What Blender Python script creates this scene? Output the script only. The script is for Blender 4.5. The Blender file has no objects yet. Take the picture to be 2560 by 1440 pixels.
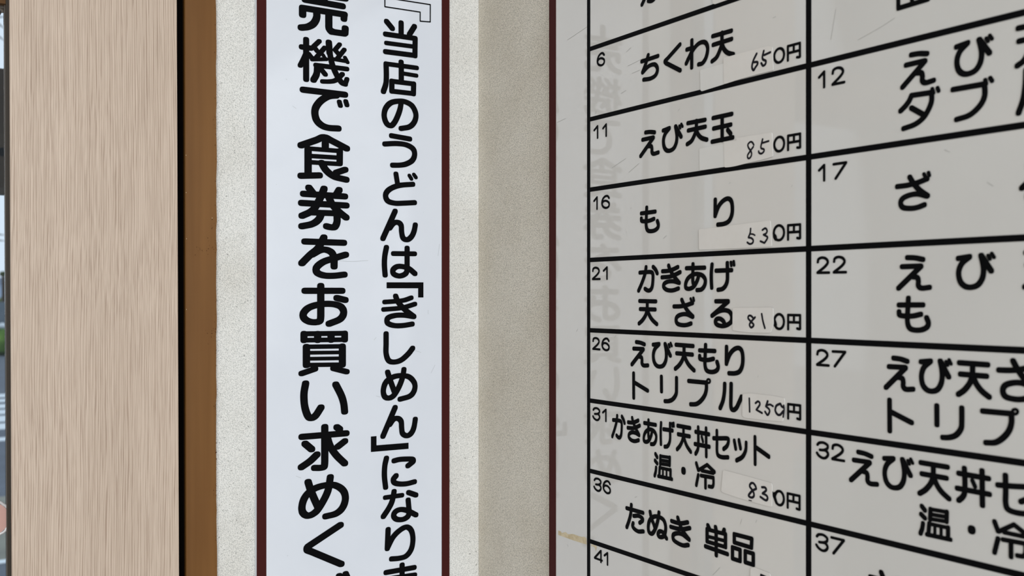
import bpy, math, random
from mathutils import Vector, Matrix
from mathutils.geometry import delaunay_2d_cdt
C = bpy.context.scene.collection
S = bpy.context.scene
random.seed(7)

# ------------------------------------------------------------------ camera
H = 1.45                                   # eye height above the floor (m)
CAM = Vector((-0.61177, -1.08340, H))      # the corner of the two signs' faces is x=0, y=0
YAW = -31.507
cd = bpy.data.cameras.new('camera'); cam = bpy.data.objects.new('camera', cd); C.objects.link(cam)
cam.location = CAM
cam.rotation_euler = (math.radians(90), 0, math.radians(YAW))
cd.sensor_width = 36.0
cd.lens = 36.0 * 2620 / 2560
cd.shift_y = 22 / 2560
cd.clip_start = 0.02; cd.clip_end = 500
cd.dof.use_dof = True; cd.dof.focus_distance = 1.08; cd.dof.aperture_fstop = 10.0
S.camera = cam
# ------------------------------------------------------------------ light
w = bpy.data.worlds.new('overcast_sky'); S.world = w; w.use_nodes = True
bg = w.node_tree.nodes['Background']
bg.inputs[0].default_value = (0.72, 0.86, 1.0, 1); bg.inputs[1].default_value = 0.95
ld = bpy.data.lights.new('open_front_daylight', 'AREA'); lo = bpy.data.objects.new('open_front_daylight', ld); C.objects.link(lo)
ld.shape = 'RECTANGLE'; ld.size = 3.2; ld.size_y = 2.4; ld.energy = 158; ld.color = (0.93, 0.97, 1.0)
lo.location = (-1.95, -4.5, 2.3)
lo.rotation_euler = (Vector((-0.1, -0.2, 1.4)) - Vector(lo.location)).to_track_quat('-Z', 'Y').to_euler()
S.view_settings.view_transform = 'Standard'; S.view_settings.look = 'None'
S.view_settings.exposure = 0.0; S.view_settings.gamma = 1.0; S.view_settings.use_curve_mapping = False

# ------------------------------------------------------------------ materials
def lin(c): return tuple((v / 12.92 if v <= .04045 else ((v + .055) / 1.055) ** 2.4) for v in [x / 255 for x in c])
class NT:
    def __init__(self, name):
        self.m = bpy.data.materials.new(name); self.m.use_nodes = True
        self.t = self.m.node_tree; self.n = self.t.nodes; self.b = self.n['Principled BSDF']
    def node(self, kind, **kw):
        nd = self.n.new(kind)
        for k, v in kw.items():
            if k.startswith('i_'):
                key = k[2:]; key = int(key) if key.isdigit() else key
                nd.inputs[key].default_value = v
            else: setattr(nd, k, v)
        return nd
    def link(self, a, b): self.t.links.new(a, b)
def plain(name, col, rough=.5, spec=.5, metal=0.):
    k = NT(name); k.b.inputs['Base Color'].default_value = (*col, 1)
    k.b.inputs['Roughness'].default_value = rough; k.b.inputs['Specular IOR Level'].default_value = spec
    k.b.inputs['Metallic'].default_value = metal
    return k.m
def coords(k, scale=(1, 1, 1), rot=(0, 0, 0)):
    tc = k.node('ShaderNodeTexCoord'); mp = k.node('ShaderNodeMapping', i_Scale=scale, i_Rotation=rot)
    k.link(tc.outputs['Object'], mp.inputs['Vector']); return mp.outputs['Vector']
def noise(k, vec, scale=1., detail=2., rough=.5):
    nz = k.node('ShaderNodeTexNoise', i_Scale=scale, i_Detail=detail, i_Roughness=rough); k.link(vec, nz.inputs['Vector']); return nz.outputs['Fac']
def ramp(k, fac, stops):
    r = k.node('ShaderNodeValToRGB'); e = r.color_ramp.elements
    while len(e) < len(stops): e.new(.5)
    for i, (p, c) in enumerate(stops): e[i].position = p; e[i].color = (*c, 1)
    k.link(fac, r.inputs['Fac']); return r.outputs['Color']
def mix(k, a, b, fac, kind='MIX'):
    m = k.node('ShaderNodeMix', data_type='RGBA', blend_type=kind)
    for s, v in ((m.inputs[0], fac), (m.inputs[6], a), (m.inputs[7], b)):
        if hasattr(v, 'is_linked'): k.link(v, s)
        else: s.default_value = v if not isinstance(v, tuple) else (*v, 1)
    return m.outputs[2]
def bump(k, fac, dist, strength=1.):
    b = k.node('ShaderNodeBump', i_Strength=strength, i_Distance=dist); k.link(fac, b.inputs['Height']); k.link(b.outputs['Normal'], k.b.inputs['Normal'])

def board_white(name, a, b, rough):
    k = NT(name); v = coords(k)
    f = noise(k, v, 7., 3., .55)
    k.link(ramp(k, f, [(.35, b), (.65, a)]), k.b.inputs['Base Color'])
    k.b.inputs['Roughness'].default_value = rough; k.b.inputs['IOR'].default_value = 1.52
    return k.m
def wallpaper(name, ang, light, dark, plane):
    """embossed paper: short slanted dashes"""
    k = NT(name)
    rot = (0, ang, 0) if plane == 'xz' else (ang, 0, 0)
    tc = k.node('ShaderNodeTexCoord'); m1 = k.node('ShaderNodeMapping', i_Rotation=rot); k.link(tc.outputs['Object'], m1.inputs['Vector'])
    sc = (1700, 1700, 640)
    m2 = k.node('ShaderNodeMapping', i_Scale=sc); k.link(m1.outputs['Vector'], m2.inputs['Vector'])
    f = noise(k, m2.outputs['Vector'], 1., 1.5, .55)
    big = noise(k, tc.outputs['Object'], 9., 3., .6)
    c = ramp(k, f, [(.34, dark), (.56, light)])
    c = mix(k, c, (.80, .77, .72), ramp(k, big, [(.42, (0, 0, 0)), (.75, (.55, .55, .55))]), 'MULTIPLY')
    sp = noise(k, tc.outputs['Object'], 420., 0., .5)
    c = mix(k, c, (.25, .25, .24), ramp(k, sp, [(.82, (0, 0, 0)), (.85, (.6, .6, .6))]), 'MULTIPLY')
    k.link(c, k.b.inputs['Base Color'])
    k.b.inputs['Roughness'].default_value = .75; k.b.inputs['Specular IOR Level'].default_value = .2
    bump(k, f, .0005, .4)
    return k.m
def woodgrain(name):
    k = NT(name)
    tc = k.node('ShaderNodeTexCoord')
    wob = k.node('ShaderNodeTexNoise', i_Scale=2.2, i_Detail=2.); k.link(tc.outputs['Object'], wob.inputs['Vector'])
    sub = k.node('ShaderNodeVectorMath', operation='SUBTRACT'); sub.inputs[1].default_value = (.5, .5, .5); k.link(wob.outputs['Color'], sub.inputs[0])
    scl = k.node('ShaderNodeVectorMath', operation='MULTIPLY'); scl.inputs[1].default_value = (.018, .018, 0); k.link(sub.outputs[0], scl.inputs[0])
    add = k.node('ShaderNodeVectorMath', operation='ADD'); k.link(tc.outputs['Object'], add.inputs[0]); k.link(scl.outputs[0], add.inputs[1])
    def nz(s, d, r=.5):
        m = k.node('ShaderNodeMapping', i_Scale=s); k.link(add.outputs[0], m.inputs['Vector']); return noise(k, m.outputs['Vector'], 1., d, r)
    m = k.node('ShaderNodeMapping', i_Scale=(1, 1, .035)); k.link(add.outputs[0], m.inputs['Vector'])
    wv = k.node('ShaderNodeTexWave', bands_direction='X', i_Scale=150., i_Distortion=9., i_Detail=3.); wv.inputs['Detail Scale'].default_value = 1.6; wv.inputs['Detail Roughness'].default_value = .6
    k.link(m.outputs['Vector'], wv.inputs['Vector'])
    fine = nz((1500, 1500, 18), 1.); band = nz((45, 45, .5), 2.); line0 = nz((950, 950, 2.2), 1.)
    mx = k.node('ShaderNodeMath', operation='MULTIPLY_ADD'); mx.inputs[1].default_value = .36; k.link(wv.outputs['Fac'], mx.inputs[0])
    m2 = k.node('ShaderNodeMath', operation='MULTIPLY'); m2.inputs[1].default_value = .72; k.link(line0, m2.inputs[0]); k.link(m2.outputs[0], mx.inputs[2])
    line = mx.outputs[0]
    c = ramp(k, line, [(.25, lin((172, 149, 131))), (.48, lin((196, 175, 157))), (.75, lin((207, 186, 168)))])
    c = mix(k, c, ramp(k, fine, [(.36, (.80, .77, .75)), (.55, (1, 1, 1))]), .5, 'MULTIPLY')
    c = mix(k, c, ramp(k, band, [(.35, (.92, .91, .90)), (.65, (1, 1, 1))]), .7, 'MULTIPLY')
    k.link(c, k.b.inputs['Base Color']); k.b.inputs['Roughness'].default_value = .5; k.b.inputs['Specular IOR Level'].default_value = .3
    bump(k, line, .0003, .3)
    return k.m
def brownpaint(name):
    k = NT(name); v = coords(k, (60, 60, 2.4)); f = noise(k, v, 1., 3., .6)
    v2 = coords(k, (9, 9, 5)); g2 = noise(k, v2, 1., 2.)
    c = ramp(k, f, [(.3, lin((113, 74, 32))), (.7, lin((127, 86, 42)))])
    c = mix(k, c, ramp(k, g2, [(.35, (.84, .80, .78)), (.65, (1, 1, 1))]), .7, 'MULTIPLY')
    k.link(c, k.b.inputs['Base Color']); k.b.inputs['Roughness'].default_value = .42; k.b.inputs['Specular IOR Level'].default_value = .25
    return k.m
def mottled(name, a, b, scale, rough=.8):
    k = NT(name); f = noise(k, coords(k), scale, 4., .6); k.link(ramp(k, f, [(.35, a), (.65, b)]), k.b.inputs['Base Color'])
    k.b.inputs['Roughness'].default_value = rough; k.b.inputs['Specular IOR Level'].default_value = .2; return k.m
def glass(name):
    k = NT(name); k.n.remove(k.b)
    tr = k.node('ShaderNodeBsdfTransparent'); gl = k.node('ShaderNodeBsdfGlossy', i_Roughness=.01); fr = k.node('ShaderNodeFresnel', i_IOR=1.3)
    mx = k.node('ShaderNodeMixShader'); k.link(fr.outputs[0], mx.inputs[0]); k.link(tr.outputs[0], mx.inputs[1]); k.link(gl.outputs[0], mx.inputs[2])
    k.link(mx.outputs[0], k.n['Material Output'].inputs['Surface']); return k.m

M = dict(
    board=board_white('board_white', (.695, .667, .632), (.677, .648, .614), .03),
    sign=board_white('sign_white', (.735, .75, .80), (.71, .727, .78), .12),
    ink=plain('black_lettering', (.0035, .0035, .004), .5, .03),
    pen=plain('black_marker_pen', (.012, .011, .015), .5, .06),
    maroon=plain('maroon_border', (.058, .013, .0115), .5, .04),
    paper=mottled('sticker_paper', (.72, .676, .63), (.75, .706, .662), 40., .5),
    tape=mottled('correction_tape', (.71, .683, .648), (.73, .703, .668), 30., .4),
    scuff=plain('scuff_mark', (.47, .455, .43), .7, .1),
    scuff2=plain('scuff_mark_on_sign', (.50, .51, .52), .7, .1),
    residue=mottled('old_tape_glue', lin((196, 176, 140)), lin((222, 208, 178)), 120., .6),
    wall_back=wallpaper('wallpaper_back', math.radians(36), (.83, .80, .755), (.50, .485, .455), 'xz'),
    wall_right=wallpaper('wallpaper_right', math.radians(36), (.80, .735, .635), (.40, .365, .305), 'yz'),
    wood=woodgrain('pale_wood_grain'),
    brown=brownpaint('brown_painted_wood'),
    speck=plain('dark_paint_chip', lin((64, 30, 14)), .6, .1),
    light_speck=plain('pale_paint_chip', lin((200, 180, 150)), .6, .1),
    bronze=plain('dark_bronze_aluminium', lin((52, 44, 35)), .5, .2),
    glass=glass('window_glass'),
    near_black=plain('gap_shade_and_fitting_black', (.0022, .0014, .0014), .7, .02),  # painted shade of the panel gap; also the board's knob and chains
    strip=plain('grey_gasket_strip', lin((92, 84, 76)), .6, .2),
    soffit=mottled('brown_soffit_wood', lin((84, 58, 34)), lin((104, 74, 44)), 30.),
    hang=mottled('weathered_board', lin((42, 32, 20)), lin((58, 49, 38)), 6.),
    floor=mottled('grey_floor_tile', (.42, .41, .38), (.48, .47, .44), 6.),
    ceil=plain('ceiling_paint', (.62, .60, .56), .8, .2),
    side=plain('beige_side_wall', (.56, .48, .38), .8, .2),
    road=mottled('asphalt', lin((88, 94, 104)), lin((104, 110, 120)), 2.),
    pave=mottled('pavement', lin((124, 122, 112)), lin((142, 140, 128)), 3.),
    mark=plain('road_paint', lin((226, 232, 236)), .7, .2),
    concrete=mottled('grey_concrete', lin((98, 108, 116)), lin((122, 132, 140)), 1.),
    leaf=mottled('hedge_leaf', lin((70, 104, 38)), lin((118, 150, 64)), 3.),
    leaf2=mottled('olive_leaf', lin((74, 84, 52)), lin((104, 112, 70)), 2.),
    bark=plain('bark', lin((78, 66, 54)), .8, .2),
    rail=plain('white_rail', lin((222, 228, 232)), .5, .4),
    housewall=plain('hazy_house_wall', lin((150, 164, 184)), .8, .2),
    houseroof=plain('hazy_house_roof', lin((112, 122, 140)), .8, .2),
    cable=plain('black_cable', lin((40, 52, 46)), .6, .2),
    pink=plain('pink_disc', lin((192, 148, 136)), .4, .4),
    clear=plain('crinkled_clear_rim', lin((196, 190, 188)), .12, .8),
)

# ------------------------------------------------------------------ mesh helpers
class MB:
    def __init__(self): self.v = []; self.f = []
    def quad(self, pts):
        n = len(self.v); self.v += [tuple(p) for p in pts]; self.f.append(tuple(range(n, n + len(pts)))); return self
    def box(self, x0, x1, y0, y1, z0, z1):
        n = len(self.v)
        self.v += [(x, y, z) for z in (z0, z1) for x, y in ((x0, y0), (x1, y0), (x1, y1), (x0, y1))]
        for a in ((0, 3, 2, 1), (4, 5, 6, 7), (0, 1, 5, 4), (1, 2, 6, 5), (2, 3, 7, 6), (3, 0, 4, 7)): self.f.append(tuple(n + i for i in a))
        return self
    def tube(self, pts, r, seg=8, closed=False):
        pts = [Vector(p) for p in pts]; n = len(self.v); k = len(pts)
        for i, p in enumerate(pts):
            a = pts[(i - 1) % k if closed else max(i - 1, 0)]; b = pts[(i + 1) % k if closed else min(i + 1, k - 1)]
            d = (b - a).normalized(); u = d.orthogonal().normalized() if abs(d.z) > .9 else d.cross(Vector((0, 0, 1))).normalized(); w_ = d.cross(u)
            rr = r[i] if isinstance(r, (list, tuple)) else r
            for j in range(seg):
                t = 2 * math.pi * j / seg; q = p + (u * math.cos(t) + w_ * math.sin(t)) * rr; self.v.append(tuple(q))
        for i in range(k if closed else k - 1):
            for j in range(seg):
                a = n + i * seg + j; b = n + i * seg + (j + 1) % seg; c = n + ((i + 1) % k) * seg + (j + 1) % seg; d = n + ((i + 1) % k) * seg + j
                self.f.append((a, b, c, d))
        if not closed:
            self.f.append(tuple(n + j for j in reversed(range(seg)))); self.f.append(tuple(n + (k - 1) * seg + j for j in range(seg)))
        return self
    def blob(self, c, rx, ry, rz, rough=.15, seg=14, ring=9):
        n = len(self.v); c = Vector(c)
        for i in range(ring + 1):
            ph = math.pi * i / ring
            for j in range(seg):
                t = 2 * math.pi * j / seg; q = 1 + random.uniform(-rough, rough)
                self.v.append((c.x + rx * q * math.sin(ph) * math.cos(t), c.y + ry * q * math.sin(ph) * math.sin(t), c.z + rz * q * math.cos(ph)))
        for i in range(ring):
            for j in range(seg):
                self.f.append((n + i * seg + j, n + (i + 1) * seg + j, n + (i + 1) * seg + (j + 1) % seg, n + i * seg + (j + 1) % seg))
        return self
    def build(self, name, mat, parent=None, bevel=0., smooth=False):
        me = bpy.data.meshes.new(name); me.from_pydata(self.v, [], self.f); me.update()
        me.materials.append(M[mat] if isinstance(mat, str) else mat)
        if smooth:
            for p in me.polygons: p.use_smooth = True
        o = bpy.data.objects.new(name, me); C.objects.link(o)
        if parent: o.parent = parent
        if bevel:
            b = o.modifiers.new('bevel', 'BEVEL'); b.width = bevel; b.segments = 2; b.limit_method = 'ANGLE'
        return o
def tag(o, label, cat, group=None):
    o['label'] = label; o['category'] = cat
    if group: o['group'] = group
    return o
def struct(o): o['kind'] = 'structure'; return o
def empty(name, loc=(0, 0, 0)):
    o = bpy.data.objects.new(name, None); C.objects.link(o); o.location = loc; o.empty_display_size = .05; return o
def ground_child(o, root):
    """parts are modelled in world coordinates; keep them there under a root that stands elsewhere"""
    o.parent = root; o.matrix_parent_inverse = Matrix.Translation(root.location).inverted(); return o

# strokes ------------------------------------------------------------
def pts_of(s): return [tuple(map(float, p.split(','))) for p in s.split()]
def catmull(P, n=5):
    P = [Vector(p) for p in P]
    if len(P) < 3: return P
    Q = [2 * P[0] - P[1]] + P + [2 * P[-1] - P[-2]]; out = []
    for i in range(1, len(Q) - 2):
        a, b, c, d = Q[i - 1:i + 3]
        for j in range(n):
            t = j / n
            out.append(.5 * ((2 * b) + (c - a) * t + (2 * a - 5 * b + 4 * c - d) * t * t + (3 * b - a - 3 * c + d) * t ** 3))
    return out + [P[-1]]
PEN = []
for i in range(16):
    t = 2 * math.pi * i / 16; c_, s_ = math.cos(t), math.sin(t); e_ = 2 / 2.5
    PEN.append(Vector((math.copysign(abs(c_) ** e_, c_), math.copysign(abs(s_) ** e_, s_))))
def hull(P):
    P = sorted(set((round(p.x, 5), round(p.y, 5)) for p in P)); lo = []; up = []
    def turn(o, a, b): return (a[0] - o[0]) * (b[1] - o[1]) - (a[1] - o[1]) * (b[0] - o[0])
    for p in P:
        while len(lo) > 1 and turn(lo[-2], lo[-1], p) <= 1e-9: lo.pop()
        lo.append(p)
    for p in reversed(P):
        while len(up) > 1 and turn(up[-2], up[-1], p) <= 1e-9: up.pop()
        up.append(p)
    return lo[:-1] + up[:-1]
def fuse(mb, polys, at):
    """union of overlapping flat shapes as one clean triangulated sheet"""
    v = []; f = []
    for P in polys: f.append(list(range(len(v), len(v) + len(P)))); v += [Vector(p) for p in P]
    vo, _e, fo, _a, _b, src = delaunay_2d_cdt(v, [], f, 0, 1e-4)
    fo = [q for q, s in zip(fo, src) if s]          # triangles covered by at least one shape
    n = len(mb.v); mb.v += [at(p.x, p.y) for p in vo]; mb.f += [tuple(n + i for i in q) for q in fo]
    return mb
def strokes(mb, txt, rx, ry, at, extra=()):
    """draw pen strokes given in millimetres on a board; at(u, v) lifts a board point into the room"""
    polys = [list(e) for e in extra]
    for st in txt.split(';'):
        head, rest = st.split(' ', 1); rs = float(head[1:]) if len(head) > 1 else 1.
        P = pts_of(rest); P = catmull(P) if head[0] == 'c' else [Vector(p) for p in P]
        pen = [Vector((q.x * rx * rs, q.y * ry * rs)) for q in PEN]
        for a, b in zip(P[:-1], P[1:]):
            polys.append(hull([a + q for q in pen] + [b + q for q in pen]))
    return fuse(mb, polys, at)
LINES = [  # cell number, half pen width, half pen height, strokes on the board in millimetres
 ('row1',2.12,1.98,"c 318.6,283.9 327.3,284.1 334.4,284.0 337.1,282.5 337.1,277.9 336.0,273.7 333.2,271.7 329.7,271.5 326.1,272.7;c 327.6,287.6 326.1,283.0 321.8,276.9 316.8,271.3;c 337.5,287.6 341.0,285.4 343.2,283.1"),
 ('6',2.12,1.98,"l 316.5,218.6 339.9,219.1;c 326.0,222.6 322.3,215.2 317.6,208.4;c 317.9,208.1 326.7,212.3 335.4,212.2 339.3,207.4 336.8,202.4 329.6,200.5 319.4,201.2;l 370.3,223.3 351.6,213.2;c 352.3,213.8 349.8,212.2 352.5,209.7;l 351.6,210.3 370.7,200.3;l 386.1,223.6 385.9,200.1;l 379.6,217.0 387.4,216.9;c 387.2,215.9 383.3,210.6 378.7,204.9;c 380.6,207.6 388.5,215.7 396.2,219.3 403.2,218.3 406.3,212.9 404.5,205.6 400.0,201.3 394.9,201.1;l 412.7,221.7 435.1,221.4;l 413.3,214.2 435.4,214.5;l 424.0,222.1 424.0,212.4;c 424.0,212.7 421.2,207.7 417.4,202.8 411.9,200.5;c 423.9,212.8 426.6,207.7 430.9,203.9 437.5,201.3"),
 ('11',2.12,1.98,"c 322.2,151.9 328.7,151.5 335.1,150.2;l 317.9,145.7 333.0,145.9;l 333.5,145.6 314.9,130.9;c 327.1,138.6 330.3,138.1 331.4,135.7 331.4,132.7 334.0,130.8 340.3,131.3;l 347.4,150.3 355.9,151.3;c 355.7,150.9 350.1,146.8 347.7,141.3 348.7,135.4 352.0,131.9 356.8,131.0 362.0,132.5 365.3,136.8 366.3,142.2 365.5,147.5 364.4,151.6;l 364.6,151.6 371.9,141.5;l0.65 369.5,151.5 370.9,149.2;l0.65 372.1,152.7 373.9,150.2;l 380.9,152.2 402.9,151.9;l 381.5,145.7 403.2,146.0;l 392.0,152.5 392.0,144.1;c 392.0,144.5 389.2,140.1 385.5,135.9 380.1,133.9;c 391.9,144.5 394.5,140.2 398.7,136.9 405.2,134.6;l 413.2,152.0 435.6,152.1;l 413.8,143.0 434.4,143.4;l 424.2,152.1 424.2,131.9;l 412.0,132.0 436.8,132.4;l 430.9,139.4 434.4,135.8"),
 ('16',2.12,1.98,"c 323.8,82.3 323.3,74.2 323.1,65.3 325.8,61.0 332.9,60.3 338.6,62.0 340.6,65.1 339.1,69.0;l 315.9,77.5 336.0,77.8;c 315.9,72.8 316.4,70.6 320.4,69.9 327.6,70.0 334.2,71.3"),
 ('16',2.12,1.98,"l 415.8,82.3 415.6,68.6;c 415.6,68.9 419.8,76.2 424.9,80.4 430.8,82.1 434.9,80.0 436.4,74.7 435.8,68.3 432.4,63.3 426.6,61.3 419.0,61.0"),
 ('21',2.12,1.98,"c 313.7,22.5 322.7,22.8 329.9,22.7 332.7,20.6 332.7,14.5 331.5,8.9 328.7,6.1 325.1,5.9 321.4,7.4;c 322.9,27.4 321.4,21.3 316.9,13.1 311.8,5.7;c 333.1,27.4 336.7,24.6 338.9,21.4;c 346.5,23.1 354.3,23.3 361.1,24.5 367.5,26.4;c 345.7,17.6 356.6,18.1 364.1,19.8 370.5,21.8;c 354.9,28.0 357.3,23.6 362.6,18.0 369.4,12.4;c 369.4,12.3 361.9,13.8 354.3,13.7 348.9,11.8 348.1,8.8 352.7,6.2 360.4,5.7 368.3,7.4;l 379.0,25.1 402.4,25.0;l 387.6,28.3 387.3,17.2;c 387.3,17.6 387.4,13.3 388.8,9.9;c 394.9,18.2 392.8,13.7 388.5,8.9 382.7,7.0 378.3,8.0 378.1,11.9 381.2,16.3 387.0,19.1 393.5,19.8 399.9,18.2 403.3,14.5 402.4,9.8 398.5,6.4 392.8,5.8;c 411.8,27.4 410.9,20.6 410.9,13.9 411.4,7.8;l 416.9,22.1 435.4,22.2;c 430.4,28.1 430.6,20.2 430.4,13.7 428.4,9.5 424.7,6.7 419.3,5.9;l0.75 434.7,28.7 435.2,26.1;l0.75 438.0,29.2 438.5,26.4"),
 ('21',2.12,1.98,"l 313.4,-3.9 336.9,-4.2;l 314.3,-11.4 336.0,-11.6;l 324.6,-4.1 324.6,-12.1;c 324.6,-11.6 322.3,-16.9 317.6,-21.7 312.5,-24.9;c 324.6,-12.1 328.3,-17.7 332.4,-21.5 338.3,-24.9"),
 ('21',2.12,1.98,"c 362.3,-8.6 370.9,-8.4 379.0,-7.3 387.0,-5.4;c 372.8,-2.7 376.1,-7.6 381.2,-12.9 387.4,-17.2;c 387.0,-17.5 379.8,-15.4 373.1,-15.5 367.2,-17.3 365.1,-20.5 367.2,-23.9 373.9,-25.0 379.8,-24.6 384.9,-23.3;l0.7 384.5,-1.7 385.7,-3.9;l0.7 388.1,-1.1 388.8,-3.2"),
 ('21',2.12,1.98,"l 416.6,-3.8 431.4,-3.7;l 431.4,-4.0 411.8,-16.1;c 412.4,-15.8 419.3,-12.5 426.7,-11.2 432.7,-12.3 435.7,-16.0 435.0,-20.6 430.1,-23.5 424.0,-24.6 417.9,-23.5 416.0,-21.0 417.9,-18.8 421.7,-18.5 425.4,-20.3 427.1,-22.6"),
 ('26',2.12,1.98,"c 308.5,-42.3 314.5,-42.7 320.4,-44.0;l 304.5,-48.6 318.4,-48.4;l 318.9,-48.7 301.7,-63.6;c 313.0,-55.8 316.0,-56.3 316.9,-58.7 316.9,-61.8 319.4,-63.6 325.3,-63.2;l 333.2,-43.8 341.5,-42.9;c 341.3,-43.2 335.8,-47.4 333.4,-53.0 334.4,-59.0 337.7,-62.5 342.5,-63.4 347.6,-61.9 350.9,-57.5 351.8,-52.1 351.1,-46.7 349.9,-42.6;l 350.1,-42.6 357.3,-52.7;l0.65 355.0,-42.7 356.4,-45.0;l0.65 357.6,-41.4 359.3,-44.0;l 365.1,-42.6 387.6,-42.9;l 366.0,-50.2 386.7,-50.4;l 375.8,-42.7 375.8,-51.0;c 375.8,-50.4 373.6,-55.8 369.1,-60.7 364.1,-64.0;c 375.8,-51.0 379.3,-56.7 383.3,-60.5 388.9,-64.0;c 403.7,-41.4 403.2,-49.7 403.0,-58.8 405.5,-63.3 412.2,-64.0 417.5,-62.3 419.4,-59.1 417.9,-55.1;l 396.2,-46.3 415.1,-46.0;c 396.2,-51.2 396.6,-53.4 400.5,-54.1 407.2,-54.0 413.4,-52.7;l 429.5,-42.0 429.3,-56.0;c 429.3,-55.7 433.2,-48.3 438.0,-43.9 443.5,-42.2 447.3,-44.3 448.7,-49.7 448.1,-56.3 445.0,-61.4 439.6,-63.4 432.5,-63.8"),
 ('26',2.12,1.98,"l 304.3,-71.9 304.5,-94.7;l 306.0,-80.5 325.1,-86.5;l 344.8,-72.4 345.0,-85.6;c 365.7,-72.2 365.7,-81.1 365.1,-86.5 361.0,-91.2 355.5,-93.5 349.9,-94.1;l 382.0,-73.7 405.1,-73.6;c 404.7,-74.2 404.7,-79.3 402.6,-84.6 397.9,-89.6 391.9,-93.0 384.6,-93.9;c0.5 407.4,-70.4 408.9,-70.8 409.4,-71.9 408.9,-73.0 407.4,-73.6 406.0,-73.2 405.4,-72.1 406.0,-71.0 407.4,-70.4;c 427.3,-73.1 426.9,-79.9 425.2,-87.3 421.8,-93.8;c 435.0,-72.6 434.8,-81.5 434.8,-91.5 437.2,-94.0 441.1,-92.0 444.2,-87.3 447.2,-82.2"),
 ('31',1.65,1.95,"c 272.5,-118.8 278.9,-118.5 284.0,-118.7 286.0,-120.7 286.0,-126.4 285.2,-131.7 283.2,-134.4 280.6,-134.6 278.0,-133.1;c 279.0,-114.2 278.0,-120.0 274.8,-127.7 271.2,-134.8;c 286.3,-114.1 288.9,-116.9 290.5,-119.9;c 296.0,-118.6 301.6,-118.4 306.6,-117.2 311.3,-115.4;c 295.4,-123.9 303.3,-123.4 308.8,-121.8 313.5,-119.9;c 302.1,-113.9 303.9,-118.1 307.7,-123.4 312.7,-128.8;c 312.7,-129.0 307.2,-127.5 301.6,-127.6 297.7,-129.5 297.1,-132.4 300.5,-134.8 306.1,-135.3 311.9,-133.7;l 320.3,-116.8 336.8,-116.9;l 326.4,-113.8 326.2,-124.4;c 326.2,-123.9 326.3,-128.1 327.3,-131.3;c 331.6,-123.4 330.1,-127.7 327.0,-132.2 322.9,-134.0 319.8,-133.0 319.7,-129.3 321.9,-125.2 326.0,-122.5 330.6,-121.8 335.1,-123.4 337.5,-126.9 336.8,-131.4 334.1,-134.5 330.1,-135.2;c 344.4,-114.4 343.9,-121.1 343.9,-127.5 344.2,-133.4;l 347.9,-119.6 360.2,-119.5;c 356.9,-113.8 357.0,-121.4 356.9,-127.7 355.5,-131.7 353.1,-134.4 349.5,-135.2;l0.75 359.7,-113.2 360.1,-115.7;l0.75 361.9,-112.7 362.2,-115.4;l 367.2,-114.4 383.7,-114.7;l 367.8,-121.9 383.1,-122.1;l 375.1,-114.6 375.1,-122.6;c 375.1,-122.0 373.4,-127.3 370.1,-132.2 366.5,-135.4;c 375.1,-122.6 377.7,-128.2 380.6,-132.0 384.7,-135.4;l 391.0,-117.2 407.9,-117.5;l 390.1,-127.9 408.4,-128.1;c 394.3,-113.1 394.5,-121.1 394.4,-129.2 393.3,-133.1 391.0,-136.2;l 404.3,-112.9 404.6,-136.6;l0.8 398.8,-120.6 400.4,-124.5;c 413.7,-120.2 422.1,-119.3 430.8,-118.5 431.7,-121.1 429.9,-124.9 426.0,-127.8;c 417.7,-113.6 417.9,-123.3 417.9,-130.6 419.5,-134.1 424.7,-134.9 431.2,-134.1;l 438.7,-119.4 440.4,-125.7;l 444.2,-118.4 446.0,-124.8;c 452.5,-119.5 451.9,-125.8 448.1,-131.6 441.4,-135.3;l 462.5,-113.8 462.7,-135.2;l 463.8,-121.9 477.9,-127.5"),
 ('31',1.65,1.95,"l 336.4,-143.5 338.9,-146.1;l 335.8,-149.5 338.9,-151.7;c 337.4,-155.8 336.7,-159.9 335.3,-163.3;l0.8 343.5,-144.5 356.5,-144.1;l0.8 343.5,-148.1 356.5,-147.7;l0.8 343.2,-151.4 356.5,-150.9;l 343.5,-144.5 343.2,-151.8;l 356.5,-144.1 356.3,-150.9;l0.8 342.5,-155.1 357.5,-155.1;l 342.5,-155.1 341.8,-163.0;l 357.5,-155.1 357.5,-162.4;l0.75 347.0,-155.5 347.0,-162.9;l0.75 352.0,-155.4 352.0,-162.8;l0.9 340.4,-163.1 359.5,-163.0;l1.8 375.0,-153.3 375.2,-153.3;l 391.9,-144.5 394.4,-149.8;l 394.4,-154.4 391.9,-163.2;l0.85 394.7,-150.0 405.7,-143.9;l0.9 405.7,-143.9 414.9,-148.7;l0.85 398.8,-149.8 413.3,-149.9;l0.9 397.9,-154.2 413.3,-153.8;c0.9 413.5,-153.8 413.5,-159.3 412.0,-161.7 407.9,-162.0;l 403.6,-154.3 403.6,-163.6"),
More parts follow.
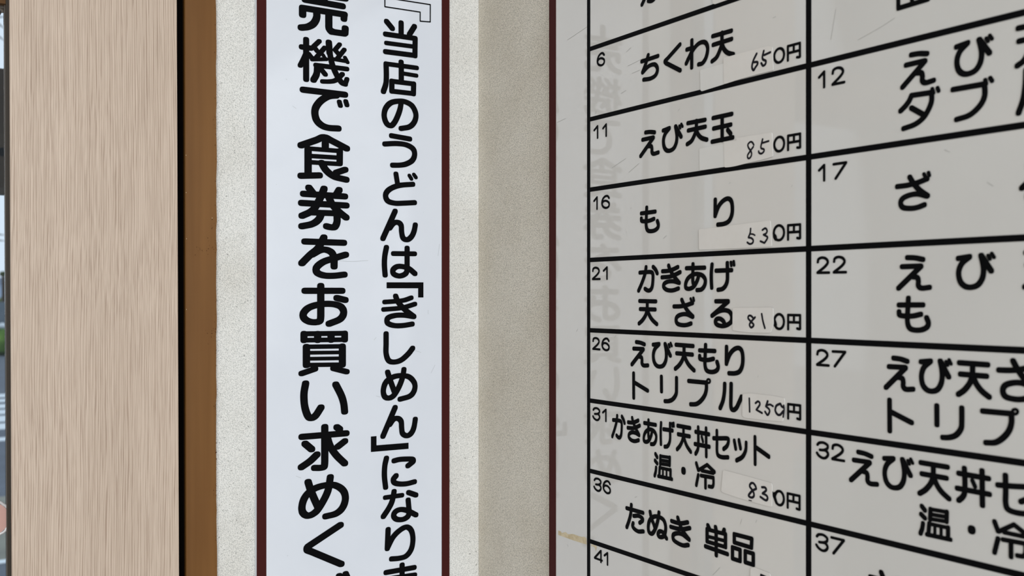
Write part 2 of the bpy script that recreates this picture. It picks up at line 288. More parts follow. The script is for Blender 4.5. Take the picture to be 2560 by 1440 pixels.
 ('36',2.12,1.98,"l 293.9,-200.2 318.3,-200.3;c 300.9,-195.9 300.0,-204.4 297.2,-211.8 293.9,-218.2;c 304.6,-205.7 311.5,-204.3 317.0,-205.4 317.7,-207.5 313.5,-210.5;c 303.7,-212.6 302.8,-215.4 305.6,-217.7 311.5,-218.9 318.8,-217.4;c 328.7,-197.6 330.8,-203.4 333.9,-207.9 335.2,-210.5;c 341.4,-196.0 340.0,-202.9 336.5,-211.3 331.7,-217.0 327.2,-216.4 326.1,-211.6 328.1,-205.6 333.9,-201.2 340.8,-200.0 347.7,-201.5 350.7,-206.5 350.3,-212.0 347.7,-216.4 342.5,-218.0 340.0,-216.0 342.5,-212.9 346.8,-213.0 352.0,-217.5;c 359.1,-200.5 367.0,-200.7 373.6,-199.8 380.5,-197.7;c 357.9,-205.9 367.0,-205.8 375.2,-204.7 383.3,-202.2;c 367.4,-196.0 370.3,-201.7 375.2,-207.3 382.5,-212.3;c 382.5,-212.6 373.6,-209.7 366.2,-210.1 361.2,-212.7 362.0,-216.9 368.7,-218.8 375.2,-219.1 381.3,-217.4;l 406.6,-195.5 408.7,-198.2;l 416.1,-195.3 417.0,-198.2;l 426.7,-195.6 425.2,-198.7;l0.9 405.4,-199.1 428.2,-198.9;l0.8 405.6,-205.1 428.2,-204.6;l0.9 405.4,-209.6 428.2,-209.7;l 405.6,-199.1 405.6,-209.3;l 428.2,-198.9 428.2,-209.7;l 416.8,-198.3 417.0,-218.9;l 403.7,-214.1 430.4,-215.1;l0.95 438.7,-196.9 458.9,-196.7 458.5,-204.0 438.7,-203.7 438.7,-196.9;l0.95 436.6,-208.2 445.5,-208.4 445.5,-217.7 436.6,-217.6 436.6,-208.2;l0.95 451.5,-208.4 460.6,-208.5 460.6,-217.5 451.5,-217.4 451.5,-208.4"),
 ('7',1.7,1.8,"l 601.3,213.2 601.3,201.4;l 601.3,201.2 625.4,201.7;l 625.6,211.3 625.6,201.8;l 612.6,222.1 612.6,201.5"),
 ('12',2.05,1.9,"c 612.0,166.6 618.3,166.2 624.5,164.9;l 607.8,160.3 622.4,160.5;l 623.0,160.2 604.8,145.5;c 616.7,153.2 619.9,152.7 620.9,150.3 620.9,147.2 623.5,145.4 629.6,145.9;l 647.2,164.9 655.4,165.9;c 655.2,165.6 649.8,161.4 647.5,155.9 648.4,150.0 651.7,146.5 656.4,145.6 661.4,147.1 664.6,151.4 665.5,156.8 664.8,162.1 663.7,166.2;l 663.9,166.2 671.0,156.2;l0.65 668.7,166.1 670.1,163.8;l0.65 671.2,167.4 672.9,164.8;l 690.9,167.7 709.7,167.4;l 691.4,159.5 709.9,159.8;l 700.4,168.2 700.4,157.5;c 700.4,157.9 698.0,152.3 694.8,147.0 690.2,144.4;c 700.3,157.9 702.5,152.4 706.1,148.2 711.6,145.3"),
 ('12',2.05,1.9,"l 603.2,129.3 607.3,132.1;c 606.9,131.8 610.2,135.1 612.2,138.6;l 612.2,138.6 628.2,138.0;c 628.2,138.0 627.8,131.0 622.7,122.9 615.5,118.5 605.7,116.7;l 612.1,130.0 620.7,124.6;l0.75 628.6,140.3 629.6,137.4;l0.75 632.7,140.3 633.6,138.1;l 644.6,137.2 667.6,136.9;c 667.6,136.9 667.6,129.2 664.1,123.3 656.8,118.5 647.3,117.0;l0.75 668.0,139.4 668.7,136.7;l0.75 671.5,140.1 672.9,137.9;c 696.0,140.5 695.6,132.1 694.1,122.8 691.0,114.8;c 703.0,141.2 702.9,130.1 702.9,117.6 705.0,114.4 708.6,116.9 711.5,122.8 714.1,129.2"),
 ('17',2.05,1.9,"c 600.5,76.9 608.9,77.1 616.8,78.1 624.6,80.0;c 610.7,82.5 613.9,77.8 618.9,72.7 625.0,68.5;c 624.6,68.3 617.5,70.3 611.1,70.2 605.2,68.4 603.2,65.3 605.2,62.0 611.8,60.9 617.5,61.3 622.5,62.6;l0.7 622.1,83.5 623.3,81.4;l0.7 625.7,84.1 626.4,82.1"),
 ('17',2.05,1.9,"l 697.4,81.3 710.2,81.4;l 710.2,81.1 693.2,67.7;c 693.8,68.1 699.7,71.7 706.2,73.1 711.4,71.9 714.0,67.9 713.4,62.8 709.1,59.6 703.8,58.4 698.5,59.5 696.9,62.4 698.5,64.7 701.8,65.1 705.0,63.1 706.5,60.5"),
 ('22',2.05,1.9,"c 608.8,27.1 615.1,26.7 621.3,25.4;l 604.5,20.9 619.3,21.0;l 619.8,20.8 601.5,6.0;c 613.5,13.7 616.7,13.2 617.7,10.8 617.7,7.7 620.3,5.9 626.5,6.4"),
 ('22',2.05,1.9,"l 648.6,25.3 656.8,26.2;c 656.6,25.9 651.2,21.9 648.8,16.4 649.8,10.5 653.1,7.1 657.7,6.2 662.8,7.7 666.0,12.0 666.9,17.3 666.2,22.5 665.1,26.6;l 665.3,26.6 672.3,16.6;l0.65 670.1,26.5 671.4,24.2;l0.65 672.6,27.7 674.3,25.2"),
 ('22',2.05,1.9,"l 696.1,27.4 714.3,27.2;l 696.8,19.8 713.6,19.6;l 704.8,27.3 704.8,19.1;c 704.8,19.7 703.0,14.3 699.3,9.4 695.3,6.1;c 704.8,19.1 707.6,13.4 710.8,9.6 715.4,6.1"),
 ('22',2.05,1.9,"c 609.6,-1.0 609.1,-9.0 608.9,-17.8 611.5,-22.1 618.3,-22.8 623.8,-21.1 625.7,-18.0 624.2,-14.2;l 601.9,-5.7 621.3,-5.5;c 601.9,-10.4 602.4,-12.6 606.3,-13.3 613.2,-13.2 619.6,-11.9"),
 ('27',2.05,1.9,"c 597.4,-42.9 603.1,-43.3 608.6,-44.6;l 593.6,-49.1 606.8,-48.9;l 607.3,-49.2 590.9,-63.9;c 601.6,-56.2 604.5,-56.7 605.4,-59.1 605.4,-62.2 607.7,-64.0 613.3,-63.5;l 619.9,-44.3 627.3,-43.4;c 627.2,-43.7 622.3,-47.8 620.2,-53.4 621.0,-59.4 624.0,-62.8 628.2,-63.8 632.7,-62.3 635.6,-57.9 636.4,-52.5 635.8,-47.2 634.8,-43.1;l 635.0,-43.1 641.3,-53.2;l0.65 639.3,-43.2 640.5,-45.5;l0.65 641.6,-41.9 643.1,-44.5;l 649.4,-43.4 669.7,-43.6;l 650.2,-50.8 668.9,-51.0;l 659.0,-43.5 659.0,-51.5;c 659.0,-51.0 657.0,-56.2 653.0,-61.1 648.6,-64.2;c 659.0,-51.5 662.2,-57.1 665.8,-60.9 670.8,-64.2;c 677.7,-46.5 685.6,-46.2 693.1,-45.1 700.4,-43.0;c 687.3,-40.2 690.4,-45.4 695.1,-51.1 700.8,-55.7;c 700.4,-56.0 693.8,-53.8 687.7,-53.9 682.2,-55.8 680.3,-59.3 682.2,-63.0 688.4,-64.1 693.8,-63.7 698.4,-62.3;l0.7 698.1,-39.1 699.2,-41.4;l0.7 701.4,-38.4 702.1,-40.6"),
 ('27',2.05,1.9,"l 593.9,-72.7 594.1,-94.2;l 595.4,-80.9 612.2,-86.6"),
 ('27',2.05,1.9,"l 632.2,-73.3 632.3,-85.9;c 651.1,-73.1 651.1,-81.6 650.5,-86.7 646.8,-91.3 641.8,-93.4 636.8,-94.0;l 666.3,-73.6 686.6,-73.4;c 686.2,-74.0 686.2,-79.2 684.4,-84.5 680.3,-89.4 675.1,-92.8 668.6,-93.7;c0.5 688.7,-70.3 689.9,-70.7 690.4,-71.7 689.9,-72.8 688.7,-73.5 687.4,-73.0 686.9,-72.0 687.4,-70.9 688.7,-70.3"),
 ('32',2.0,1.85,"c 566.7,-112.6 572.5,-113.0 578.2,-114.3;l 562.7,-118.9 576.3,-118.7;l 576.8,-119.0 560.0,-133.8;c 571.0,-126.1 573.9,-126.6 574.9,-129.0 574.9,-132.1 577.3,-133.9 583.0,-133.5;l 589.6,-114.2 597.1,-113.3;c 596.9,-113.6 592.0,-117.8 589.8,-123.3 590.7,-129.3 593.7,-132.8 597.9,-133.7 602.6,-132.2 605.5,-127.9 606.3,-122.4 605.6,-117.1 604.6,-113.0;l 604.8,-113.0 611.3,-123.1;l0.65 609.2,-113.1 610.4,-115.4;l0.65 611.5,-111.8 613.1,-114.4;l 619.7,-113.1 640.3,-113.3;l 620.5,-120.6 639.5,-120.8;l 629.5,-113.2 629.5,-121.3;c 629.5,-120.8 627.5,-126.1 623.4,-131.0 618.8,-134.2;c 629.5,-121.3 632.7,-127.0 636.3,-130.8 641.5,-134.2;l 648.9,-116.2 670.3,-116.5;l 647.8,-126.2 670.9,-126.5;c 653.0,-112.4 653.4,-119.9 653.3,-127.5 651.9,-131.1 648.9,-134.0;l 665.8,-112.2 666.1,-134.4;l0.8 658.8,-119.5 660.8,-123.1;c 677.0,-119.6 687.7,-118.8 698.8,-117.9 699.9,-120.6 697.7,-124.6 692.7,-127.6;c 682.1,-112.8 682.3,-122.9 682.3,-130.5 684.3,-134.1 691.1,-135.0 699.4,-134.1"),
 ('32',1.7,1.75,"l 620.4,-142.7 622.9,-145.1;l 619.9,-148.3 622.9,-150.4;c 621.4,-154.3 620.7,-158.1 619.4,-161.4;l0.8 627.3,-143.6 639.9,-143.3;l0.8 627.3,-147.0 639.9,-146.6;l0.8 627.0,-150.2 639.9,-149.7;l 627.3,-143.6 627.0,-150.5;l 639.9,-143.3 639.7,-149.7;l0.8 626.3,-153.6 640.8,-153.6;l 626.3,-153.6 625.6,-161.1;l 640.8,-153.6 640.8,-160.5;l0.75 630.7,-154.0 630.7,-161.0;l0.75 635.5,-153.9 635.5,-161.0;l0.9 624.4,-161.2 642.7,-161.1;l1.7 658.3,-151.7 658.4,-151.6;l 674.6,-143.4 677.0,-148.9;l 677.0,-153.8 674.6,-162.9;l0.85 677.3,-149.2 687.9,-142.8;l0.9 687.9,-142.8 696.9,-147.8;l0.85 681.3,-148.9 695.4,-149.0;l0.9 680.4,-153.6 695.4,-153.2;c0.9 695.5,-153.1 695.5,-158.9 694.1,-161.3 690.1,-161.7;l 685.9,-153.7 685.9,-163.3"),
 ('37',2.05,1.9,"c 577.5,-200.7 586.1,-200.5 593.8,-199.2 601.0,-197.1;c 576.6,-206.7 588.7,-206.0 597.2,-204.3 604.3,-202.2;c 586.8,-195.4 589.6,-200.2 595.5,-206.2 603.1,-212.2;c 603.1,-212.4 594.7,-210.7 586.1,-210.9 580.1,-213.0 579.2,-216.2 584.4,-218.9 593.0,-219.5 601.8,-217.7"),
]
NUMBERS = [
 ('6',1.14,1.06,"c 258.1,236.2 255.8,238.3 252.4,238.5 248.7,236.3 246.9,232.3 248.7,228.7 253.3,226.9 257.5,228.0 258.1,231.3 254.1,233.7 249.5,233.8 247.3,231.8"),
 ('11',1.14,1.06,"l 247.2,168.0 247.2,156.6;l 247.2,168.2 241.6,164.8;l 261.4,167.8 261.4,156.7;l 261.4,168.0 256.2,164.7"),
 ('16',1.14,1.06,"l 246.3,97.9 246.3,86.6;l 246.3,98.1 241.3,94.8;c 266.0,95.8 263.7,97.9 260.1,98.0 256.2,95.9 254.4,91.9 256.2,88.3 261.0,86.6 265.4,87.7 266.0,90.9 261.9,93.3 257.1,93.4 254.8,91.4"),
 ('21',1.14,1.06,"c 239.3,25.5 240.1,27.8 243.8,28.8 247.9,27.8 249.7,25.2 246.9,22.1 239.1,17.7;l 239.1,17.5 251.0,17.5;l 262.7,28.5 262.7,17.4;l 262.7,28.7 257.2,25.4"),
 ('26',1.14,1.06,"c 239.8,-43.9 240.6,-41.6 244.0,-40.7 247.9,-41.6 249.6,-44.1 246.9,-47.2 239.6,-51.5;l 239.6,-51.6 250.8,-51.7;c 265.7,-43.0 263.5,-40.9 260.1,-40.8 256.4,-42.9 254.7,-46.7 256.4,-50.3 261.0,-52.0 265.2,-50.9 265.7,-47.8 261.8,-45.4 257.3,-45.3 255.1,-47.3"),
 ('31',1.14,1.06,"c 240.1,-112.0 242.0,-110.4 246.3,-109.9 250.2,-111.6 249.7,-114.1 246.3,-115.5 242.5,-115.8;c 242.5,-115.8 248.3,-115.6 250.6,-118.2 248.7,-120.8 245.4,-121.6 241.5,-120.3 239.6,-118.4;l 260.9,-110.2 260.9,-121.1;l 260.9,-110.0 255.9,-113.2"),
 ('36',1.14,1.06,"c 241.9,-181.4 243.9,-179.7 248.4,-179.2 252.3,-180.9 251.8,-183.5 248.4,-184.9 244.4,-185.2;c 244.4,-185.2 250.3,-185.1 252.8,-187.6 250.8,-190.3 247.4,-191.1 243.4,-189.8 241.4,-187.9;c 267.6,-181.6 265.4,-179.6 262.1,-179.4 258.4,-181.5 256.7,-185.5 258.4,-189.1 262.9,-190.9 267.1,-189.7 267.6,-186.5 263.8,-184.1 259.2,-184.1 257.0,-186.0"),
 ('41',1.14,1.06,"l 252.8,-249.2 252.8,-260.2;l 252.5,-249.3 242.4,-258.1;l 242.4,-258.3 254.6,-258.3;l 263.5,-249.3 263.5,-260.4;l 263.5,-249.1 258.5,-252.5"),
 ('12',1.14,1.06,"l 534.7,168.9 534.7,157.6;l 534.7,169.1 529.8,165.7;c 542.9,166.3 543.7,168.7 547.1,169.7 550.9,168.7 552.6,166.0 549.9,162.8 542.8,158.2;l 542.8,158.1 553.7,158.0"),
 ('17',1.14,1.06,"l 534.7,98.7 534.7,87.5;l 534.7,98.9 529.8,95.5;l 543.8,98.6 555.4,98.7;l 555.4,98.6 545.7,87.8"),
 ('22',1.14,1.06,"c 528.5,26.2 529.3,28.5 532.7,29.5 536.5,28.5 538.2,25.9 535.5,22.7 528.3,18.3;l 528.3,18.2 539.3,18.1;c 544.2,26.2 545.0,28.5 548.4,29.5 552.3,28.5 554.0,25.9 551.3,22.7 544.0,18.3;l 544.0,18.2 555.2,18.1"),
 ('27',1.14,1.06,"c 528.1,-43.5 528.9,-41.2 532.3,-40.2 536.1,-41.2 537.8,-43.8 535.1,-46.9 527.9,-51.2;l 527.9,-51.4 538.9,-51.4;l 543.0,-40.7 554.5,-40.6;l 554.5,-40.7 544.9,-51.6"),
 ('32',1.14,1.06,"c 528.2,-111.8 530.1,-110.2 534.3,-109.7 538.0,-111.3 537.5,-113.8 534.3,-115.2 530.6,-115.5;c 530.6,-115.5 536.2,-115.4 538.5,-117.8 536.6,-120.5 533.4,-121.3 529.6,-120.0 527.7,-118.1;c 542.8,-113.0 543.5,-110.7 546.9,-109.7 550.7,-110.7 552.4,-113.2 549.7,-116.3 542.6,-120.6;l 542.6,-120.8 553.5,-120.8"),
 ('37',1.14,1.06,"c 527.6,-181.3 529.5,-179.6 533.8,-179.1 537.5,-180.8 537.1,-183.4 533.8,-184.8 530.0,-185.2;c 530.0,-185.2 535.7,-185.0 538.0,-187.5 536.1,-190.2 532.8,-191.0 529.1,-189.7 527.1,-187.8;l 541.8,-179.4 553.3,-179.3;l 553.3,-179.4 543.7,-190.8"),
]
PRICES = [
 ('6',1.14,1.06,"c 494.2,190.3 493.8,192.4 492.7,194.2 491.0,195.4 489.0,195.8 487.0,195.4 485.3,194.2 484.1,192.4 483.7,190.3 484.1,188.2 485.3,186.4 487.0,185.2 489.0,184.8 491.0,185.2 492.7,186.4 493.8,188.2 494.2,190.3;l 498.2,195.6 498.2,184.6;l 498.2,195.7 510.4,195.7;l 510.6,195.7 510.6,186.7;c 510.6,187.1 510.6,185.2 509.5,185.0 507.7,185.3;l 504.3,195.5 504.3,190.3;l 498.5,190.2 510.4,190.1"),
 ('11',1.14,1.06,"c 494.3,120.4 493.9,122.5 492.8,124.4 491.1,125.6 489.1,126.0 487.1,125.6 485.4,124.4 484.2,122.5 483.8,120.4 484.2,118.3 485.4,116.4 487.1,115.2 489.1,114.8 491.1,115.2 492.8,116.4 493.9,118.3 494.3,120.4;l 498.4,125.5 498.4,114.7;l 498.4,125.7 510.6,125.7;l 510.8,125.7 510.8,116.8;c 510.8,117.1 510.8,115.3 509.7,115.1 507.9,115.4;l 504.5,125.4 504.5,120.3;l 498.8,120.2 510.6,120.2"),
 ('16',1.14,1.06,"c 494.2,50.5 493.8,52.7 492.6,54.6 490.8,55.8 488.7,56.3 486.6,55.8 484.9,54.6 483.7,52.7 483.3,50.5 483.7,48.3 484.9,46.4 486.6,45.1 488.7,44.7 490.8,45.1 492.6,46.4 493.8,48.3 494.2,50.5;l 498.4,55.6 498.4,44.7;l 498.4,55.8 510.6,55.8;l 510.8,55.8 510.8,46.9;c 510.8,47.2 510.8,45.4 509.7,45.1 507.9,45.5;l 504.5,55.6 504.5,50.4;l 498.8,50.3 510.6,50.2;c 483.4,50.3 483.6,47.5 485.3,45.3;c0.6 483.8,49.6 485.3,48.5 486.0,47.0"),
 ('21',1.14,1.06,"c 494.1,-19.5 493.7,-17.3 492.6,-15.4 490.9,-14.2 489.0,-13.7 487.0,-14.2 485.3,-15.4 484.2,-17.3 483.8,-19.5 484.2,-21.7 485.3,-23.6 487.0,-24.9 489.0,-25.3 490.9,-24.9 492.6,-23.6 493.7,-21.7 494.1,-19.5;l 498.5,-14.4 498.5,-25.3;l 498.5,-14.2 510.6,-14.2;l 510.8,-14.2 510.8,-23.1;c 510.8,-22.8 510.8,-24.6 509.7,-24.9 507.9,-24.5;l 504.5,-14.5 504.5,-19.6;l 498.8,-19.8 510.6,-19.8;c 483.1,-17.7 483.4,-21.2 484.8,-23.0;c0.7 484.8,-19.1 485.5,-20.5 486.0,-22.2"),
 ('26',1.14,1.06,"l 498.5,-84.0 498.5,-94.9;l 498.5,-83.8 510.6,-83.8;l 510.9,-83.8 510.9,-92.8;c 510.9,-92.4 510.9,-94.3 509.7,-94.5 508.0,-94.2;l 504.6,-84.1 504.6,-89.3;l 498.8,-89.4 510.6,-89.4"),
 ('31',1.14,1.06,"c 494.0,-158.7 493.6,-156.6 492.6,-154.8 491.1,-153.6 489.3,-153.2 487.5,-153.6 485.9,-154.8 484.9,-156.6 484.6,-158.7 484.9,-160.8 485.9,-162.6 487.5,-163.8 489.3,-164.2 491.1,-163.8 492.6,-162.6 493.6,-160.8 494.0,-158.7;l 498.0,-153.7 498.0,-164.6;l 498.0,-153.6 510.1,-153.6;l 510.3,-153.6 510.3,-162.5;c 510.3,-162.1 510.3,-163.9 509.2,-164.2 507.4,-163.9;l 504.0,-153.8 504.0,-159.0;l 498.3,-159.1 510.1,-159.1;c0.8 482.0,-155.4 483.4,-158.7 485.8,-163.2;c0.8 485.8,-155.5 484.8,-158.5 486.9,-163.8;c0.5 481.8,-155.4 482.6,-156.7 484.1,-155.1"),
]
STICKERS = [
 ('row1',0,"410.3,276.9 412.8,249.4 415.3,248.1 483.1,248.2 483.1,270.4",""),
 ('6',1,"396.8,195.7 426.6,196.0 427.7,178.4 399.0,177.1 397.3,178.2",""),
 ('6',0,"426.2,200.5 440.3,200.4 454.8,200.4 477.6,200.0 482.3,198.4 483.2,179.5 465.8,179.6 445.5,179.2 426.6,178.3","c 465.1,196.4 461.3,191.4 459.8,186.6 461.6,183.6 463.6,185.5 466.1,187.8 465.6,189.5 462.1,190.0;c 473.0,197.0 471.5,192.6 472.2,190.3 475.2,188.5 474.7,186.1 472.2,185.3 470.2,187.7;l 473.7,193.6 480.1,194.5"),
 ('11',1,"395.8,127.9 442.2,128.7 442.4,108.5 426.6,109.0 396.2,109.2",""),
 ('11',0,"441.7,131.2 449.7,131.2 481.9,130.6 482.8,111.2 469.8,110.0 454.8,109.2 440.3,108.2 433.0,108.1 427.4,108.4 426.6,130.1 441.7,129.0","c0.8 461.9,123.1 460.3,125.2 458.1,126.0 455.3,124.3 455.8,121.7 458.8,118.1 459.3,115.2 457.3,112.9 455.3,113.1 454.8,115.3 456.8,117.6 461.3,121.6;c0.85 471.7,126.4 469.8,120.0 473.0,118.2 473.0,116.4 470.3,115.0 467.8,116.0 467.3,117.3;l0.85 471.0,123.4 478.3,124.1"),
 ('16',0,"395.5,58.3 419.0,58.7 441.9,59.6 480.0,60.8 481.5,39.8 460.8,39.9 395.9,40.5","c0.85 458.3,55.4 457.8,52.0 455.8,48.5;c0.85 456.0,48.3 459.3,47.6 461.3,45.7 460.3,43.6 457.3,43.0 454.5,44.4;c0.7 457.5,51.1 460.8,50.8 463.1,49.8;c0.85 471.5,53.6 474.7,54.8 476.6,52.8 475.6,50.7 472.7,49.8;c0.85 472.7,49.8 476.9,47.8 476.4,45.9 473.7,43.1;l0.85 473.7,43.1 469.3,44.7"),
 ('21',0,"437.3,-9.2 480.7,-8.4 483.0,-9.0 483.3,-21.9 480.2,-28.8 458.8,-29.1 445.5,-28.6 437.1,-27.8","c0.9 463.3,-16.6 458.8,-20.3 457.0,-22.9 459.1,-25.0 461.8,-22.8 458.8,-20.3 455.5,-17.5 456.3,-15.5 458.8,-15.5 461.6,-17.6;c0.9 470.7,-13.8 472.0,-19.3 474.2,-25.0"),
 ('26',0,"448.8,-79.6 457.8,-78.5 482.4,-78.5 495.0,-79.4 495.4,-81.9 493.4,-98.0 472.7,-98.8 450.7,-99.0 448.5,-97.4","c0.9 456.8,-82.8 457.0,-88.1 457.2,-93.5;c0.9 463.8,-86.0 466.8,-84.3 468.7,-86.5 464.8,-91.2;l0.9 464.9,-91.3 471.1,-93.3;c 477.3,-83.3 475.4,-87.5;c0.9 475.5,-87.6 479.0,-89.7 479.1,-92.0 477.1,-94.3 474.4,-91.9;c0.85 476.4,-86.5 480.0,-85.7 483.1,-86.8;c 490.5,-84.2 486.7,-86.1 485.5,-89.8 487.7,-92.7 490.7,-92.8 494.0,-89.7;c 491.0,-84.2 492.1,-85.8 493.6,-86.6;c0.8 494.6,-85.1 494.8,-88.9 493.9,-94.2"),
 ('31',0,"425.9,-145.3 438.3,-145.8 458.8,-146.8 481.0,-148.0 482.0,-149.8 481.5,-166.9 478.5,-167.1 458.8,-166.5 441.4,-165.7 424.7,-164.2 423.4,-162.9","c 464.6,-155.1 460.3,-157.4 456.3,-161.3 456.8,-162.7 459.8,-163.0 462.1,-161.1 461.1,-157.7 457.3,-154.3 458.6,-151.7 461.3,-151.1 463.8,-153.1 464.6,-155.1;c 471.0,-152.9 474.4,-152.6 475.6,-154.6 471.7,-157.8;c 471.8,-157.8 475.9,-158.7 477.2,-160.8 475.1,-162.7 469.3,-160.9;l0.4 456.3,-165.7 459.3,-165.7"),
 ('41',0,"457.0,-253.5 457.9,-220.7 461.5,-219.0 479.7,-220.1 481.8,-253.6","l 470.0,-223.5 481.0,-224.6;l 470.0,-223.9 467.8,-234.7"),
]
RESIDUE = ["178.0,-243.4 182.7,-243.6 184.5,-244.8 190.9,-242.5 195.5,-243.9 204.4,-242.0 209.8,-242.0 214.2,-242.1 220.3,-241.9 223.7,-240.8 228.0,-241.9 228.6,-247.8 222.0,-248.1 206.2,-248.3 188.2,-248.2 177.5,-248.0",
 "236.6,-245.7 240.8,-245.9 244.1,-245.7 245.8,-246.8 244.1,-251.1 242.8,-249.4 241.6,-247.7 236.6,-247.7"]
SCRATCHES = "l 194.6,264.0 228.9,269.9;l 295.4,218.4 319.4,221.3;l 301.5,210.2 313.5,211.2;l 293.1,232.1 300.0,234.9;l 284.5,194.1 292.3,195.7;l 367.3,164.9 369.7,166.5;l 175.2,181.9 190.9,183.8;l 243.3,180.7 245.0,183.4;l 270.3,124.5 292.3,131.2;l 296.9,117.5 312.0,124.3;l 347.4,52.7 351.6,55.2;l 299.6,82.8 300.3,84.1;l 501.6,85.5 502.7,86.8;l 432.1,94.6 434.2,95.2;l 306.0,-188.2 309.0,-186.7;l 194.6,-254.7 195.8,-256.5;l 412.6,-236.7 421.2,-228.4;l 482.0,221.4 485.3,221.9;l 540.9,192.0 545.7,213.7;l 566.0,186.4 587.2,191.6 598.2,195.1;l 445.6,-187.2 447.3,-182.8;l 463.3,-182.7 464.4,-180.5;l 274.3,-39.2 277.0,-37.2;l 210.6,-35.2 213.3,-32.6;l 465.6,-64.8 465.8,-63.6;l 638.1,98.1 641.9,96.2;l 669.3,73.5 673.4,70.7;l 288.9,59.5 289.2,59.3;l 293.1,61.2 293.5,61.6"
SIGN_SCRATCHES = "c -172.9,39.9 -156.9,39.1 -136.6,40.6;l -78.2,-61.6 -70.6,-64.1;l -95.3,-106.1 -94.7,-108.5;l -242.3,119.9 -242.1,119.7;l -51.2,160.2 -51.0,160.0;l -67.7,97.4 -67.6,97.1;l -224.3,205.0 -220.4,202.7;l -230.5,-277.7 -229.3,-277.3;l -231.6,233.3 -230.5,232.3;l -61.5,-15.3 -61.3,-19.9;l -57.7,-88.2 -52.5,-79.1;l -126.8,-111.4 -122.0,-112.8;l -48.6,47.4 -46.6,61.4;l -129.3,-48.5 -126.8,-45.7;l -214.8,-195.6 -220.4,-192.9"
